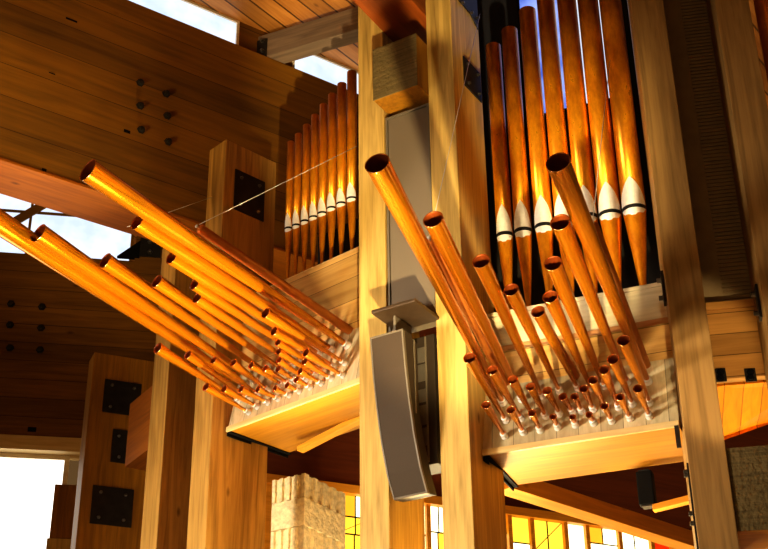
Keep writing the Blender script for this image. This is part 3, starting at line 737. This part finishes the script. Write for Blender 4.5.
# diagonal orange beam under right chest
q0 = BR.w(BR.hz(512, 487, ZR)); 
OF = Frame(q0, -43)
zo = ZR-.02
h = OF.hv(690, 548, 0)
bb = (1.2, .05, zo-.2)
zz0 = OF.hv(512, 488, 0).z
hz_ = OF.hv(532, 481, 0).z
tag(MB().box(-.02, 4.2, 0, .16, zz0, zz0+.14, .006).build('timber_beam', M['orange'], None, OF, bb), 'orange diagonal beam under the right windchest, above the stained glass', 'beam')
# black floodlight housing below the right chest
vl_ = BR.hz(645, 470, ZR).y-.03; p, q = BR.hv(635, 470, vl_), BR.hv(655, 503, vl_)
bb = ((p.x+q.x)/2, vl_, ZR)
fl = thing('floodlight', 'small black box lamp fixed below the right windchest', 'lamp', BR, bb)
MB().box(p.x, q.x, vl_, vl_+.1, q.z, ZR-.012, .012).build('housing', M['black'], fl, base=bb)
MB().box(p.x+.02, q.x-.02, vl_+.01, vl_+.09, ZR-.0115, ZR-.001, .002).build('bracket', M['steel'], fl, base=bb)
MB().box(p.x+.02, q.x-.02, vl_+.01, vl_+.09, q.z-.012, q.z, .003).build('lens', M['cab'], fl, base=bb)
# brace right of it
p, q = BR.hv(653, 507, .75), BR.hv(684, 492, .75)
b_ = MB().poly([(p.x, .72, p.z-.03), (q.x+.3, .72, q.z-.05), (q.x+.3, .72, q.z+.0), (p.x, .72, p.z+.01)], (0, .08, 0)).build('timber_brace', M['orange'], None, BR, (p.x, .75, p.z))
tag(b_, 'short orange timber brace between the black lamp and the right post', 'brace')
# brace below left chest
p, q = BL.hv(301, 449, .55), BL.hv(350, 428, .55)
b_ = MB().poly([(p.x, .5, p.z-.03), (q.x+.2, .5, q.z+.035), (q.x+.2, .5, q.z+.08), (p.x, .5, p.z+.01)], (0, .08, 0)).build('timber_brace', M['orange'], None, BL, (p.x, .55, p.z))
tag(b_, 'short orange brown timber brace under the left windchest', 'brace')

# ------------------------------------------------------------------ carved stone pillar
KF = Frame(pt(304.5, 500, 11.45), 31)
u0 = KF.hv(271, 520, 0).x; w1 = KF.hu(345.5, 520, 0).y
zt_ = KF.hv(304.5, 473, 0).z
bb = (u0/2, w1/2, 0)
sp = thing('stone_pillar', 'pale carved stone pillar with vertical grooves, bottom centre left', 'pillar', KF, bb)
def stone_block(z0, z1, groove, nm, taper=0):
    m_ = MB(); t = bmesh.new()
    n = 12
    def face(pts):
        vs = [t.verts.new(p) for p in pts]; t.faces.new(vs)
    # plan outline with grooves on all four sides
    out = []
    dz = .022 if groove else 0
    def side(a_, b_, nrm):
        k_ = 9
        for i in range(k_):
            f_ = i/k_; s_ = (1 if (i % 2 and groove) else 0)
            for ff in ((f_+.006), (f_+1/k_-.014)):
                p_ = Vector(a_).lerp(Vector(b_), ff); out.append(p_-Vector(nrm)*dz*s_)
    side((u0, 0, 0), (0, 0, 0), (0, -1, 0)); side((0, 0, 0), (0, w1, 0), (1, 0, 0)); side((0, w1, 0), (u0, w1, 0), (0, 1, 0)); side((u0, w1, 0), (u0, 0, 0), (-1, 0, 0))
    m_.poly([(p.x, p.y, z0) for p in out], (0, 0, z1-z0))
    return m_.build(nm, M['stone'], sp, base=bb)
zj1, zj2 = KF.hv(304.5, 497, 0).z, KF.hv(304.5, 525, 0).z
stone_block(zj1+.006, zt_, True, 'cap_block'); stone_block(zj2+.006, zj1, False, 'plain_band'); stone_block(0, zj2, True, 'fluted_shaft')

# ------------------------------------------------------------------ floor
struct(MB().box(-9, 9, -4, 17, -.1, 0), 'floor', M['floor'], None, (0, 6, 0))

# ------------------------------------------------------------------ light
W = bpy.data.worlds.new('world'); bpy.context.scene.world = W; W.use_nodes = True
N, L = W.node_tree.nodes, W.node_tree.links
bg = N['Background']; tc = N.new('ShaderNodeTexCoord'); sx = N.new('ShaderNodeSeparateXYZ'); L.new(tc.outputs['Generated'], sx.inputs[0])
rp_ = N.new('ShaderNodeValToRGB'); L.new(sx.outputs['Z'], rp_.inputs[0])
e = rp_.color_ramp.elements; e[0].position = 0; e[0].color = (.9, .5, .18, 1); e[1].position = .6; e[1].color = (.25, .14, .06, 1)
L.new(rp_.outputs[0], bg.inputs[0]); bg.inputs[1].default_value = .22

def area(name, loc, target, size, power, col, sy=None, spread=180):
    l = bpy.data.lights.new(name, 'AREA'); l.energy = power; l.color = col; l.shape = 'RECTANGLE'; l.size = size; l.size_y = sy or size; l.spread = R(spread)
    ob = bpy.data.objects.new(name, l); C.objects.link(ob); ob.location = loc
    ob.rotation_euler = (Vector(target)-Vector(loc)).to_track_quat('-Z', 'Y').to_euler(); return ob
def spot(name, loc, target, power, col, ang=50, rad=.08, blend=.5):
    l = bpy.data.lights.new(name, 'SPOT'); l.energy = power; l.color = col; l.spot_size = R(ang); l.shadow_soft_size = rad; l.spot_blend = blend
    ob = bpy.data.objects.new(name, l); C.objects.link(ob); ob.location = loc
    ob.rotation_euler = (Vector(target)-Vector(loc)).to_track_quat('-Z', 'Y').to_euler(); return ob
spot('key_spot', (-8.0, 5.0, 3.0), (-.7, 9.6, 4.4), 5200, (1, .88, .68), 50, .8, 1)
area('nave_fill', (-2.5, -2.5, 1.2), (.2, 9.4, 5.2), 4.0, 60, (1, .72, .38), 1.6)  # added area lamp behind the camera, a soft fill for the pipes
spot('bank_fill_right', (-3.4, 5.4, 2.4), (.7, 8.6, 5.4), 520, (1, .8, .48), 34, .5, 1)  # extra lamp put in to brighten the right pipe bank and chest
area('streak_fill_left', (-.1, 10.5, 1.2), (-1.2, 9.5, 6.3), 2.4, 110, (1, .84, .5), sy=.9)  # unseen panel added to lay bright streaks along the left pipes
area('streak_fill_right', (.75, 12.0, 2.0), (1.0, 8.3, 5.6), 2.2, 110, (1, .84, .5), sy=1.0)  # added panel behind the right bank, reflected as streaks in its pipes
for u_, p_ in ((-.72, 60), (-.05, 44)):
    area('upward_fill_left', BL.w((u_, .2, 2.5)), BL.w((u_-.1, -1.4, 6.5)), .25, p_, (1, .82, .45), spread=50)  # made-up lamps below the left bank, placed for the pipe highlights
area('upward_fill_right', (-.6, 11.5, 2.6), (.5, 7.5, 6.0), .4, 90, (1, .82, .45), spread=36)  # invented low lamp that puts highlights on the right bank
area('upward_fill_far_right', (.7, 11.5, 2.4), (.9, 7.5, 6.0), .4, 34, (1, .82, .45), spread=46)  # second invented lamp, for the pipes at the right end
spot('pillar_fill', (.5, 10.3, 2.4), (-.42, 11.5, 4.7), 120, (1, .8, .5), 36, .1)  # added fill for the right face of the pillar
spot('pillar_front_fill', (-1.2, 5.0, 2.0), (-.62, 11.3, 4.5), 420, (1, .85, .6), 14, .1)  # added to brighten the front of the pillar
spot('pipe_spot_right', (.1, 5.0, 2.4), (.75, 9.4, 7.6), 3200, (1, .8, .42), 30)
spot('recess_fill', (1.9, 5.5, 3.0), (2.42, 9.9, 6.4), 500, (1, .78, .45), 13, .05)  # added to lift the boards in the gap between F and G
spot('under_spot', (.4, 6.4, .6), (.3, 9.6, 5.2), 60, (1, .7, .2), 50)
spot('soffit_fill', (2.35, 10.2, 3.0), (2.5, 9.6, 5.6), 280, (1, .75, .35), 56)  # lamp put in below to make the orange soffit bright
spot('beam_spot', (-4.6, 6.5, 5.0), (-3.3, 9.9, 7.9), 1100, (1, .75, .35), 44, .3, 1)

vs_ = bpy.context.scene.view_settings
vs_.view_transform = 'Standard'; vs_.look = 'Medium High Contrast'; vs_.exposure = 0; vs_.gamma = 1
